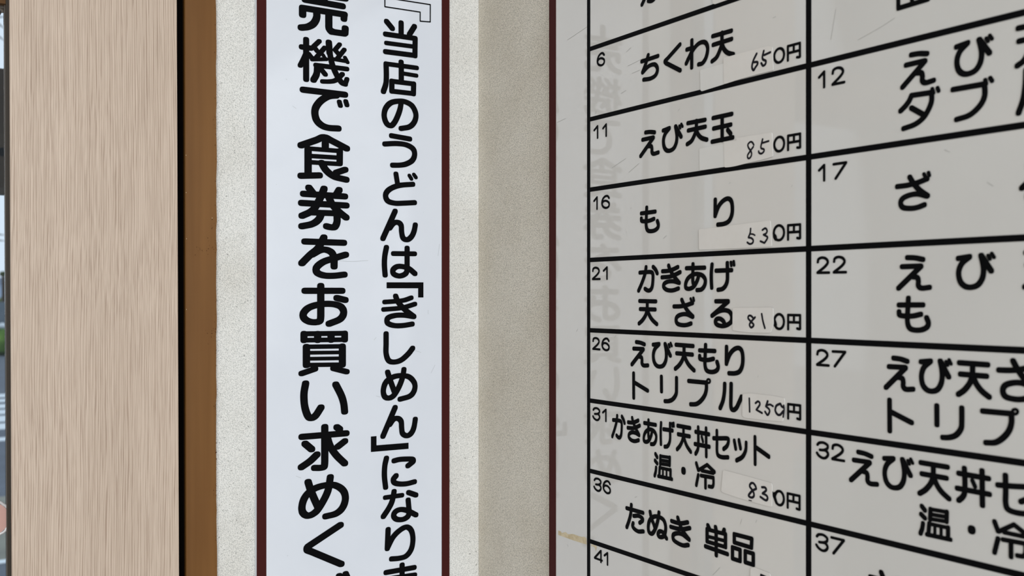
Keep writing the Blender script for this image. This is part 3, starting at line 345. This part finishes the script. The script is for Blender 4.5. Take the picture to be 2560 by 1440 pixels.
COLUMN_LARGE = [
 "l -210.1,321.3 -167.3,320.5;l -215.9,328.6 -164.0,329.5;l -188.6,345.0 -188.6,321.5;l -213.1,311.7 -213.1,304.6;l -213.1,312.0 -165.0,311.6;l0.95 -165.0,311.6 -165.5,306.7;c -197.0,308.8 -197.2,303.4 -200.6,296.9 -206.9,292.5 -214.6,290.5;c -183.1,308.1 -183.1,298.7 -182.8,293.9 -179.9,290.6;l -181.4,291.8 -177.2,290.6 -165.2,290.6;l -164.2,291.4 -163.9,296.4",
 "l0.85 -213.9,269.7 -204.0,269.7;l0.82 -209.1,278.4 -209.1,235.2;c0.72 -209.4,262.7 -212.5,255.9 -215.7,249.5;c0.7 -206.3,263.1 -203.5,260.0 -201.2,258.3;l0.68 -194.1,278.5 -200.6,271.9 -196.4,267.3;l0.68 -187.9,272.1 -198.9,258.5;l0.5 -189.9,264.2 -187.4,260.5;l0.62 -202.3,257.6 -186.3,259.8;l0.9 -183.1,278.5 -182.2,267.1;c0.8 -182.2,268.2 -179.3,255.4 -174.0,243.9 -168.2,236.3 -164.0,234.8;l0.7 -164.0,234.8 -161.9,240.6;l0.66 -170.5,277.9 -176.0,271.2 -171.7,267.1;l0.66 -165.0,272.8 -173.5,261.6;l0.55 -164.3,264.3 -161.1,259.2;l0.62 -177.5,260.9 -163.5,260.3;l0.78 -197.8,251.9 -162.3,251.8;c0.9 -196.4,251.2 -197.2,242.4 -200.7,235.5;l0.72 -191.4,247.4 -187.2,243.0;c0.72 -167.3,245.5 -174.6,238.3 -181.6,235.9 -190.3,235.0",
 "l -212.3,223.7 -164.6,223.2;c -174.6,221.3 -183.9,219.3 -193.2,212.9 -198.9,203.6 -197.8,193.4 -192.0,187.4 -183.9,185.0 -172.3,185.2;l0.7 -170.9,214.7 -169.6,210.5;l0.7 -163.3,216.0 -161.9,211.9",
 "c -214.8,163.5 -197.8,170.4 -188.6,174.3 -178.7,170.7 -162.3,163.9;l -187.2,168.1 -187.2,162.7;l0.72 -205.2,160.6 -170.9,160.6;l -206.9,160.1 -206.9,133.0;l0.9 -170.3,160.6 -170.5,146.8;l0.72 -206.9,152.7 -170.9,153.1;l0.72 -205.2,145.9 -170.9,146.2;l -214.8,130.6 -194.1,132.3;c -191.4,146.0 -186.3,138.4 -177.0,132.1 -162.9,129.4;l0.95 -164.0,140.4 -174.6,136.4",
 "l -206.0,118.2 -201.4,112.7;c -188.6,118.0 -192.0,109.9 -197.8,98.8 -203.5,92.5 -213.7,87.5;l -171.1,117.6 -174.6,111.9;l -212.0,111.3 -164.6,110.8;l -214.2,101.3 -162.9,100.9;c -182.8,108.2 -178.7,100.7 -171.1,93.4 -162.9,87.6;l0.95 -202.3,91.5 -174.0,91.7;c -173.7,92.2 -173.5,86.7 -173.7,81.7 -176.4,76.7 -181.6,76.3 -185.7,77.2;c -191.4,91.4 -194.9,84.2 -202.3,79.0 -213.9,76.2",
 "l -210.5,59.8 -165.8,59.6;c -188.8,64.8 -195.5,53.1 -204.0,45.9 -213.9,36.3;c -202.3,45.9 -193.2,50.8 -186.3,51.4 -179.9,48.6 -177.2,42.6 -177.0,33.3;c -163.5,46.5 -178.1,42.0 -189.7,38.0 -197.2,31.9 -196.6,26.4 -188.6,23.3 -177.0,23.1 -165.2,24.5",
 "l -210.3,6.5 -167.8,6.6;l -192.4,11.8 -192.4,-21.5;c -192.4,-20.4 -193.2,-25.8 -197.8,-27.6 -205.7,-26.8 -211.6,-22.9 -212.0,-17.5 -205.7,-11.6 -193.2,-8.2 -179.3,-7.9 -169.3,-10.7 -165.7,-17.3 -169.9,-24.5 -182.8,-29.5;l -173.7,-1.3 -164.0,-3.5",
 "l0.8 -212.0,-40.0 -164.3,-40.3;l0.75 -212.0,-46.9 -164.3,-47.3;l0.95 -211.6,-40.0 -211.6,-46.9;l -196.0,-40.5 -196.0,-47.0;l -180.5,-40.8 -180.5,-47.1;l0.95 -164.6,-40.5 -164.6,-47.3;l0.72 -208.8,-54.1 -167.3,-54.6;l0.6 -208.8,-60.6 -167.3,-61.3;l0.6 -208.8,-67.1 -167.3,-67.8;l0.7 -208.8,-73.8 -167.3,-74.7;l -208.8,-54.3 -208.8,-73.8;l -167.3,-54.8 -167.3,-74.7;l0.88 -198.9,-78.3 -214.2,-82.8;l0.88 -177.9,-78.5 -162.3,-82.8",
 "c -209.7,-93.8 -211.6,-105.1 -210.8,-118.1 -207.4,-128.6 -203.5,-131.5 -198.3,-129.1 -192.2,-120.7;c -175.0,-96.4 -168.8,-108.2 -165.8,-117.2 -164.6,-126.7",
 "l -213.7,-151.2 -162.9,-150.8;l -187.8,-142.3 -187.8,-180.5;c -187.8,-180.0 -188.6,-185.4 -193.2,-186.4 -199.5,-185.9;l -173.7,-143.4 -170.5,-145.8;l -210.3,-158.9 -202.9,-165.4;c -196.8,-171.6 -204.6,-178.1 -214.5,-183.9;l0.95 -164.3,-159.3 -172.9,-165.0;c -185.3,-152.3 -181.6,-163.5 -174.6,-173.9 -164.6,-183.9",
 "c -206.9,-200.6 -204.0,-209.6 -200.0,-219.2 -195.7,-228.7;c -181.4,-197.7 -183.9,-211.5 -189.7,-223.0 -197.8,-233.6 -206.9,-237.1 -213.1,-232.5 -213.4,-223.8 -209.1,-215.0 -200.0,-208.6 -187.4,-206.0 -175.8,-207.1 -166.4,-213.7 -163.7,-222.8 -167.0,-232.4 -174.6,-238.2 -186.6,-240.0",
 "l -169.7,-251.4 -204.0,-268.9;c -202.9,-268.3 -207.4,-271.0 -207.8,-274.0 -203.7,-276.3;l -204.6,-275.7 -168.8,-294.5",
 "l -170.9,-307.5 -167.6,-315.6;l0.9 -163.5,-306.0 -160.3,-313.4",
]
COLUMN_SMALL = [
 "l -114.0,311.0 -106.9,304.0;l -95.9,311.8 -95.9,298.1;l -79.1,310.0 -85.5,300.0;l -115.2,296.5 -78.2,296.4;l -78.2,296.4 -78.5,276.5;l0.85 -114.3,286.6 -78.9,286.8;l -115.2,276.7 -78.5,276.8",
 "l -95.9,267.1 -95.9,260.5;l0.9 -114.6,263.1 -76.3,262.8;c -114.6,262.9 -114.3,249.4 -114.9,240.3 -117.9,231.5;l -95.7,262.8 -95.7,245.7;l0.8 -93.4,254.5 -76.7,253.9;l0.95 -107.5,244.2 -80.1,244.0;l -80.1,244.0 -80.4,232.7;l0.95 -80.4,232.9 -107.5,232.9;l -107.5,244.2 -107.5,232.9",
 "c -95.7,222.4 -97.2,213.7 -100.7,204.3 -104.7,197.1 -109.0,193.6 -114.2,196.1 -117.0,204.0 -115.2,212.6 -109.0,219.4 -99.7,222.3 -90.9,222.5 -82.0,218.6 -77.3,209.8 -78.9,201.1 -85.2,194.5 -95.9,191.6",
 "l -107.8,182.4 -85.2,180.5;c -116.1,172.4 -102.2,174.0 -89.6,173.5 -80.8,169.4 -78.9,162.7 -82.0,156.1 -89.6,151.6 -97.2,149.8 -106.5,149.1",
 "l0.95 -102.4,139.4 -100.4,128.4;c -81.3,128.9 -98.4,126.6 -110.2,121.7 -115.2,115.2 -112.7,108.5 -104.0,106.2 -93.4,106.7 -79.1,108.0;l0.7 -85.6,138.7 -82.9,134.9;l0.7 -79.9,140.2 -77.2,136.9",
 "l -103.4,97.1 -118.5,65.7;c -110.2,77.8 -105.3,83.5 -99.7,84.5 -95.9,81.2 -95.3,73.8 -93.4,67.0 -88.1,65.2 -82.7,69.1 -79.5,75.5 -78.0,82.4",
 "c -114.2,55.7 -116.2,46.0 -116.7,35.9 -115.8,24.6;l0.95 -105.5,49.0 -78.9,49.3;l -88.4,55.5 -88.4,34.0;c -88.4,35.2 -89.6,27.2 -97.2,23.7 -104.7,25.6 -106.2,30.2 -101.5,34.1 -94.7,34.5 -86.5,32.4 -78.5,26.6",
 "c0.9 -116.4,-5.9 -102.2,-5.0 -92.1,-3.9 -83.1,-1.1;c0.9 -117.7,-14.3 -98.4,-13.0 -89.6,-11.4 -78.5,-8.3;c -102.8,0.7 -99.7,-5.9 -92.1,-13.9 -79.8,-22.6;c -80.1,-22.8 -92.1,-21.0 -103.4,-21.2 -112.4,-24.0 -112.7,-29.6 -104.7,-32.6 -93.4,-32.7 -82.0,-31.2",
 "c -114.6,-41.8 -114.6,-53.3 -114.6,-64.0 -111.5,-72.0 -104.7,-74.0 -95.9,-72.0 -87.1,-65.4 -81.4,-58.9",
 "c -112.7,-85.2 -109.6,-94.2 -104.7,-106.8;c -92.4,-82.9 -94.0,-91.4 -98.4,-102.0 -104.7,-111.4 -110.9,-114.5 -116.4,-112.5 -118.0,-105.1 -114.6,-96.2 -105.9,-90.9 -95.9,-89.7 -85.8,-91.7 -79.1,-98.9 -79.1,-106.9 -84.6,-113.5 -97.2,-116.5",
 "l -103.4,-125.6 -118.5,-157.2;c -110.2,-144.5 -105.3,-138.8 -99.7,-138.3 -95.9,-142.0 -95.3,-148.9 -94.0,-155.8 -88.4,-158.7 -83.1,-156.0 -79.8,-149.9 -78.0,-140.5",
 "c -114.2,-182.3 -116.2,-190.9 -116.7,-202.2 -115.2,-215.0;c -104.7,-186.0 -98.4,-185.0 -89.6,-185.2 -82.0,-186.0 -80.5,-188.2 -83.3,-190.5 -87.4,-193.1;c -102.2,-203.1 -105.7,-207.1 -104.0,-211.0 -97.2,-213.0 -88.4,-213.4 -79.1,-212.1",
 "l0.9 -115.6,-226.6 -94.9,-226.0;c -104.7,-220.8 -107.1,-231.4 -111.5,-239.4 -118.0,-247.7;l -86.5,-223.7 -77.3,-227.5;l -87.1,-232.3 -85.8,-245.0;c -85.8,-243.8 -87.1,-250.5 -93.4,-253.6 -101.5,-252.6 -105.3,-248.3 -102.8,-243.7 -96.5,-242.1 -88.4,-244.1 -77.2,-250.3",
 "l -112.1,-263.1 -113.1,-284.4;c -113.1,-284.1 -105.9,-272.3 -97.2,-265.4 -89.0,-262.9 -83.1,-267.6 -81.0,-277.6 -83.1,-288.8 -89.6,-295.9 -98.4,-297.3 -107.8,-296.8",
 "l -114.6,-311.3 -79.5,-310.4;l -94.7,-305.5 -94.7,-324.9;l -113.3,-318.9 -78.9,-319.1;l -95.3,-324.8 -93.4,-336.5",
]
BRACKET_OUTLINE = "-116.1,338.3 -116.1,327.3 -71.8,327.5 -71.8,317.1 -58.8,318.0 -58.7,338.0 -102.2,337.7"
BRACKETS = ['-114.0,16.4 -67.6,16.7 -67.6,9.8 -114.0,9.6', '-74.4,13.6 -67.6,13.6 -67.6,-0.8 -74.4,-0.8', '-133.2,-156.5 -126.4,-156.4 -126.4,-172.1 -133.2,-172.1', '-133.2,-166.8 -86.6,-166.8 -86.6,-173.8 -133.2,-173.8']

# ================================================================== the setting
DM, DS = .0093, .006                      # how far the menu board and the notice sign stand off their walls
LEAN = .0038                              # the old post, panel and window lean a little
struct(MB().box(-3.0, .2, -3.4, .25, -.12, 0).build('floor', 'floor'))
struct(MB().box(-3.0, .2, -2.2, .25, 2.6, 2.7).build('ceiling', 'ceil'))
struct(MB().box(DM, .2, -3.4, .2, 0, 2.6).build('wall_right', 'wall_right'))
struct(MB().box(-3.0, -2.8, -3.4, .2, 0, 2.6).build('wall_left_bounce', 'side'))  # unseen wall added to block sky and bounce warm light onto the menu
wb = struct(MB().box(-.3300, DM - .0002, DS, .19, 0, 2.6).box(-.452, -.3300, .102, .19, 0, 2.6).build('wall_back', 'wall_back'))
gap_shade = struct(MB().box(-.3520, -.3387, .004, .1, -H, 1.14).build('gap_shade_strip', 'near_black')); gap_shade.location = (0, 0, H); gap_shade.rotation_euler = (0, -.0025, 0)  # near-black strip painting the shade between panel and post

def lean(o): o.rotation_euler = (0, -LEAN, 0); return o      # pivot at eye height
# brown post, its right edge a ragged brush line over the wallpaper
mb = MB(); n = 260; z0, z1 = -H, 1.15
PL, PR = -.3379, -.3061
zz = [z0 + (z1 - z0) * i / n for i in range(n + 1)]
rag = [random.uniform(-.0004, .0004) + .0004 * math.sin(z * 9) for z in zz]
for i in range(n + 1):
    for x, y in ((PL + .0008, .0), (PR + rag[i], .0), (PR + rag[i], .1), (PL, .1), (PL, .0008)): mb.v.append((x, y, zz[i]))
for i in range(n):
    for j in range(5):
        a = i * 5 + j; b = i * 5 + (j + 1) % 5; mb.f.append((a, b, b + 5, a + 5))
mb.f += [(4, 3, 2, 1, 0), tuple(n * 5 + j for j in range(5))]
post = struct(mb.build('trim_1', 'brown')); post.location = (0, 0, H); post.rotation_euler = (0, -.0025, 0)
mb = MB(); mb2 = MB()
def chip(m, x, z, rx, rz):
    m.quad([(x + rx * math.cos(t), -.0002, z + rz * math.sin(t)) for t in [2 * math.pi * i / 7 for i in range(7)]])
for cz, wd, cnt in ((.052, .024, 24), (-.035, .014, 18), (.185, .006, 5), (.08, .005, 8), (-.11, .004, 8), (-.2, .003, 6)):
    for i in range(cnt):
        q = random.random() ** 1.6; chip(mb, PR - .0006 - wd * q, cz + random.gauss(0, .004) - .004 * q, random.uniform(.0001, .00028), random.uniform(.00025, .0007))
for i in range(70): chip(mb, PR - random.uniform(.0002, .0012), random.uniform(-.33, .33), random.uniform(.0001, .0003), random.uniform(.0003, .0010))
for x, z in ((PL + .0012, .107), (PL + .0012, .145), (PL + .0012, -.012), (PR - .0042, .082), (PL + .0015, .06)): chip(mb2, x, z, .0003, .0006)
for m_, nm, mt in ((mb, 'paint_chip', 'speck'), (mb2, 'pale_paint_chip', 'light_speck')):
    o = m_.build(nm, mt, post); o['kind'] = 'stuff'

# window beside the panel: dark aluminium frame, gasket and glass, looking onto the street
win = struct(empty('window_1', (-.50, 0, H)))
def wpart(m, name, mat, bev=0.):
    o = m.build(name, mat, None, bev); o.parent = win; return o
f = MB()
f.box(-.0047, .045, -.0235, -.0085, -H, 1.15)          # right stile, mostly behind the panel
f.box(-1.45, -.0047, -.0178, .020, -H, -1.30)          # sill rail
f.box(-1.50, -1.45, -.0178, .020, -H, 1.15)            # left stile
wpart(f, 'window_frame', 'bronze', .0008)
g_ = MB()
g_.box(-.0053, -.0047, -.0205, -.0110, -1.30, .268); g_.box(-1.45, -.0053, -.0160, -.0110, .2655, .268)
g_.tube([(-.0054, -.0135, .2625), (-.0064, -.0135, .2644), (-.0086, -.0135, .2658)], .0018, 6)
wpart(g_, 'gasket', 'strip')
wpart(MB().box(-1.45, -.0053, -.0145, -.0125, -1.30, .2665), 'window_pane', 'glass')
wpart(MB().box(-1.45, -.0047, -.0240, .060, .268, .33), 'head_board', 'soffit')
wpart(MB().box(-1.45, -.0047, -.0145, -.0125, .33, 1.15), 'added_transom_pane', 'glass')  # unseen pane added so reflected sky brightens the top of the menu board
win.rotation_euler = (0, -LEAN, 0)
struct(MB().box(-2.8, -2.0, .006, .19, 0, 2.6).build('wall_back.001', 'side'))

# ================================================================== pale wood-grain panel
pan = MB()
pan.box(-.5020, -.3523, -.03, -.0245, -H, 1.14)
panel = pan.build('wood_panel', 'wood', None, .0008)
panel.location = (0, 0, H); panel.rotation_euler = (0, -LEAN, 0)
tag(panel, 'pale wood-grain panel standing upright left of the brown post', 'panel')

# ================================================================== notice sign on the back wall
def on_sign(d): return lambda a, z: (a / 1000, -d, z / 1000)
sign = empty('notice_sign', (-.1486, DS, H)); tag(sign, 'tall white notice sign with two columns of black writing and maroon edges', 'sign')
def spart(m, name, mat, bev=0.):
    return ground_child(m.build(name, mat, None, bev), sign)
def shift(m): m.v = [(x, y, z + H) for x, y, z in m.v]; return m
SL, SR = -.2640, -.0333
spart(shift(MB().box(SL, SR, 0, DS, -.80, .62)), 'panel', 'sign', .0006)
b = MB().box(SL + .0003, SL + .0108, -.0003, .0001, -.80, .62).box(SR - .0105, SR - .0003, -.0003, .0001, -.80, .62)
b.box(SL + .0108, SR - .0105, -.0003, .0001, .6095, .62).box(SL + .0108, SR - .0105, -.0003, .0001, -.80, -.7895)
bo = spart(shift(b), 'border', 'maroon'); bo['label'] = 'maroon edging'
def text_of(lst, rx, ry, name, parent, at, fin):
    for t in lst: fin(strokes(MB(), t, rx, ry, at), name, parent)
col = None
def column(lst, rx, ry, extra):
    m = MB()
    for t in lst: strokes(m, t, rx, ry, on_sign(.0004))
    for e in extra: fuse(m, [hull([Vector(p) for p in pts_of(q)]) for q in e], on_sign(.0004))
    return m
lc = spart(shift(column(COLUMN_LARGE, 4.25, 3.45, [])), 'text_column', 'ink'); lc['label'] = 'column of large bold characters'
sm = column(COLUMN_SMALL, 3.35, 3.0, [BRACKETS[:2], BRACKETS[2:]])
P = pts_of(BRACKET_OUTLINE); P.append(P[0])
strokes(sm, 'l ' + ' '.join('%f,%f' % p for p in P), .68, .68, on_sign(.0004))
sc_ = spart(shift(sm), 'text_column', 'ink'); sc_['label'] = 'column of smaller characters with a hollow opening bracket'
o = spart(shift(strokes(MB(), SIGN_SCRATCHES, .18, .18, on_sign(.0002))), 'scratch_marks', 'scuff2'); o['kind'] = 'stuff'

# ================================================================== menu board on the right wall
def on_menu(d): return lambda s, z: (-d, -s / 1000, z / 1000)
menu = empty('menu_board', (DM, -.9, H)); tag(menu, 'large white menu board ruled into numbered boxes of black writing', 'menu board')
def mpart(m, name, mat, bev=0., parent=None):
    shift(m); o = m.build(name, mat, None, bev); ground_child(o, menu)
    if parent:
        o.parent = parent; o.matrix_parent_inverse = Matrix.Identity(4)
    return o
ML, MR, MT, MBt = .1605, 1.72, .42, -.42
mpart(MB().box(0, DM, -MR, -ML, MBt, MT), 'panel', 'board', .0006)
b = MB().box(-.0003, .0001, -ML - .0129, -ML - .0003, MBt, MT).box(-.0003, .0001, -MR, -MR + .0129, MBt, MT)
b.box(-.0003, .0001, -MR + .0129, -ML - .0129, MT - .0129, MT).box(-.0003, .0001, -MR + .0129, -ML - .0129, MBt, MBt + .0129)
bo = mpart(b, 'border', 'maroon'); bo['label'] = 'maroon edging'
gr = []; G0, GW, ZR, RH = .2320, .2873, .0367, .07
at = on_menu(.00025)
for i in range(6):
    s = (G0 + GW * i) * 1000 - (0 if i < 5 else 0)
    if s > 1700: continue
    gr.append([(s - 2.7, (ZR - 5 * RH) * 1000 - 2.2), (s + 2.7, (ZR - 5 * RH) * 1000 - 2.2), (s + 2.7, (ZR + 4 * RH) * 1000 + 2.2), (s - 2.7, (ZR + 4 * RH) * 1000 + 2.2)])
for k in range(-5, 5):
    z = (ZR + k * RH) * 1000
    gr.append([(G0 * 1000 - 2.7, z - 2.2), (1668.5, z - 2.2), (1668.5, z + 2.2), (G0 * 1000 - 2.7, z + 2.2)])
o = mpart(fuse(MB(), gr, at), 'ruled_lines', 'ink'); o['label'] = 'thick black ruled lines'
for cell, rx, ry, t in LINES: mpart(strokes(MB(), t, rx, ry, on_menu(.0004)), 'dish_name', 'ink')
for cell, rx, ry, t in NUMBERS: mpart(strokes(MB(), t, rx, ry, on_menu(.0004)), 'item_number', 'ink')
for cell, rx, ry, t in PRICES: mpart(strokes(MB(), t, rx, ry, on_menu(.0004)), 'printed_price', 'ink')
def rounded(P, r):
    out = []; P = [Vector(p) for p in P]; n = len(P)
    for i in range(n):
        a, b_, c = P[i - 1], P[i], P[(i + 1) % n]
        u = (a - b_); v = (c - b_); k = min(r, u.length * .4, v.length * .4)
        p0 = b_ + u.normalized() * k; p1 = b_ + v.normalized() * k
        for t in (0, .33, .67, 1): out.append(p0 * (1 - t) ** 2 + b_ * 2 * t * (1 - t) + p1 * t * t)
    return out
def sheet(P, d0, d1):
    m = MB(); n = len(P)
    m.v = [on_menu(d1)(*p) for p in P] + [on_menu(d0)(*p) for p in P]
    m.f.append(tuple(range(n)))
    for i in range(n): m.f.append((i, (i + 1) % n, n + (i + 1) % n, n + i))
    return m
for i, (cell, is_tape, P, ink) in enumerate(STICKERS):
    P = rounded(pts_of(P), 1.5)
    if is_tape:
        o = mpart(sheet(P, .0003, .00055), 'correction_tape', 'tape'); continue
    o = mpart(sheet(P, .0003, .0009), 'price_sticker', 'paper'); o['label'] = 'paper price sticker with handwritten figures' if ink else 'blank paper price sticker'
    if ink: h = mpart(strokes(MB(), ink, 1.0, 1.0, on_menu(.00105)), 'handwritten_price', 'pen', parent=o)
for P in RESIDUE:
    o = mpart(MB().quad([on_menu(.00012)(*p) for p in pts_of(P)]), 'tape_residue', 'residue'); o['label'] = 'torn strip of tan tape residue'
o = mpart(strokes(MB(), SCRATCHES, .17, .17, on_menu(.0002)), 'scratch_marks', 'scuff'); o['kind'] = 'stuff'

# ================================================================== the street beyond the window
def far(px, v, D):
    """a point of the street at depth D from the eye, for laying things out along the view through the window"""
    k = (px - 1280) / 2620
    return Vector((CAM.x + D * (k * .85256 + .52262), CAM.y + D * (-k * .52262 + .85256), H - (v - 742) / 2620 * D))
def gy(v): D = 2620 * H / (v - 742); return D * 1.106 + CAM.y
rd = struct(MB().box(-16, 22, .30, 90, -.3, -.001).build('road', 'road'))
st = MB()
for a, c in ((985, 993), (998, 1005), (1011, 1020), (1025, 1035), (1040, 1054), (1059, 1073)):
    st.box(-2.5, 3.5, gy(c), gy(a), -.01, .003)
o = st.build('crosswalk_stripes', 'mark', rd)
o = MB().box(-10, 14, gy(1102), gy(1094), -.01, .003).build('edge_line', 'mark', rd)
pv = struct(MB().box(-16, 22, gy(1400), gy(1242), -.05, .004).build('pavement', 'pave'))
MB().box(-10, 14, gy(1408), gy(1400), -.01, .003).build('edge_line', 'mark', rd)

def Y(D): return D * 1.106 + CAM.y
def X(D, px=6): return far(px, 742, D).x
# clipped hedge
hd = MB(); y = Y(26)
for i in range(26): hd.blob((X(26) - 3.2 + i * .26 + random.uniform(-.05, .05), y + random.uniform(-.1, .1), .30), .30, .34, .34, .16)
o = hd.build('hedge', 'leaf', None, 0, True); tag(o, 'low clipped green hedge across the road, seen through the window', 'hedge')
# guard rail
y = Y(28.5); gr_ = empty('guard_rail', (X(28.5), y, 0)); tag(gr_, 'white guard rail behind the green hedge across the road', 'guard rail')
ground_child(MB().tube([(X(28.5) - 4, y - .06, .66), (X(28.5) + 4, y - .06, .66)], .065, 10).build('beam', 'rail'), gr_)
for i in range(5): ground_child(MB().tube([(X(28.5) - 3.6 + i * 1.8, y + .05, 0), (X(28.5) - 3.6 + i * 1.8, y + .05, .74)], .05, 8).build('post', 'rail'), gr_)
# concrete block wall
y = Y(33); o = struct(MB().box(X(33) - 7, X(33) + 7, y, y + .2, -.001, H - 13 / 2620 * 33).build('wall_street', 'concrete'))
def tree(x, y, h, r, label, group=None):
    t = empty('tree', (x, y, 0)); tag(t, label, 'tree', group)
    m = MB()
    for i in range(16):
        a = random.uniform(0, 6.28); q = random.uniform(0, .6) * r
        m.blob((x + q * math.cos(a), y + q * math.sin(a), h - r * .75 + random.uniform(-.35, .35) * r), r * .42, r * .42, r * .38, .2)
    ground_child(m.build('foliage', 'leaf2', None, 0, True), t)
    ground_child(MB().tube([(x, y, 0), (x + .03, y, h * .5), (x, y, h - r * .7)], [.1, .08, .05], 8).build('trunk', 'bark'), t)
tree(X(40, 4), Y(40), 1.47, .62, 'low olive green tree showing over the grey street wall')
p = far(8, 674, 36); tree(p.x, p.y, p.z - .05, .13, 'small dark tree whose top stands against the sky')
# house in the haze
y = Y(120); x = X(120); hs = empty('house', (x, y, 0)); tag(hs, 'distant blue grey house beyond the street wall', 'house')
ground_child(MB().box(x - 6, x + 6, y, y + 7, 0, 2.9).build('wall', 'housewall'), hs)
r_ = MB(); r_.v = [(x - 6.4, y - .4, 2.9), (x + 6.4, y - .4, 2.9), (x + 6.4, y + 7.4, 2.9), (x - 6.4, y + 7.4, 2.9), (x - 6.4, y + 3.5, 3.7), (x + 6.4, y + 3.5, 3.7)]
r_.f = [(0, 1, 5, 4), (2, 3, 4, 5), (0, 4, 3), (1, 2, 5), (3, 2, 1, 0)]
ground_child(r_.build('roof', 'houseroof'), hs)
for i in range(4): ground_child(MB().box(x - 4.6 + i * 2.6, x - 3.4 + i * 2.6, y - .03, y + .02, 1.0, 2.1).build('window', 'glass'), hs)
# overhead cables
def cable(px0, v0, px1, v1, D0, D1, label):
    a = far(px0, v0, D0); b_ = far(px1, v1, D1); d = (b_ - a).normalized()
    pts = [a - d * 3] + [a + (b_ + d * 30 - a) * t for t in (0, .25, .5, .75, 1)]
    o = MB().tube(pts, .011, 8).build('street_cable', 'cable'); tag(o, label, 'cable', 'overhead cables against the sky')
cable(-2, 43, 14, 42, 13, 36, 'highest overhead cable, nearly level, against the bright sky')
cable(-2, 61, 12, 72, 13, 34, 'steeply sloping overhead cable in the middle of the three upper ones')
cable(-2, 92, 12, 102, 14, 33, 'lowest of the three sloping cables above the hanging board')
cable(-2, 586, 14, 588, 16, 44, 'upper of two faint cables below the hanging board')
cable(-2, 601, 14, 602, 16, 44, 'lower of two faint cables below the hanging board')
# hanging board outside the glass
hb = empty('hanging_board', far(4, 325, 1.9)); tag(hb, 'dark weathered board hanging outside the window at the picture edge', 'board')
a = far(14, 171, 1.9); c = far(14, 478, 1.9)
ground_child(MB().box(a.x - .62, a.x + .02, a.y, a.y + .02, c.z, a.z).build('plank', 'hang', None, .004), hb)
ground_child(MB().box(a.x - .62, a.x + .02, a.y - .004, a.y + .024, c.z - .006, c.z + .006).build('bottom_rail', 'bronze'), hb)
kp = far(8, 377, 1.88); ground_child(MB().blob((kp.x, a.y - .004, kp.z), .006, .006, .008, 0).build('knob', 'near_black', None, 0, True), hb)
for dx in (-.55, -.10): ground_child(MB().tube([(a.x + dx, a.y + .01, a.z - .01), (a.x + dx, a.y + .01, 2.6)], .004, 6).build('chain', 'near_black'), hb)
# round pink disc on the glass
dp = far(-25, 1294, .9665); yg = -.0145
disc = empty('round_sticker', (dp.x, yg, dp.z)); tag(disc, 'round pink disc with a clear crinkled rim on the window glass', 'sticker')
R = .0150
m = MB(); m.tube([(dp.x, yg - .0028, dp.z), (dp.x, yg - .0002, dp.z)], R, 40); ground_child(m.build('disc', 'pink'), disc)
ring = [(dp.x + (R + .0014 + .0005 * math.sin(i * 2.3)) * math.cos(i / 48 * 2 * math.pi), yg - .0018, dp.z + (R + .0014 + .0005 * math.sin(i * 1.7)) * math.sin(i / 48 * 2 * math.pi)) for i in range(48)]
ground_child(MB().tube(ring, .0015, 6, True).build('rim', 'clear', None, 0, True), disc)
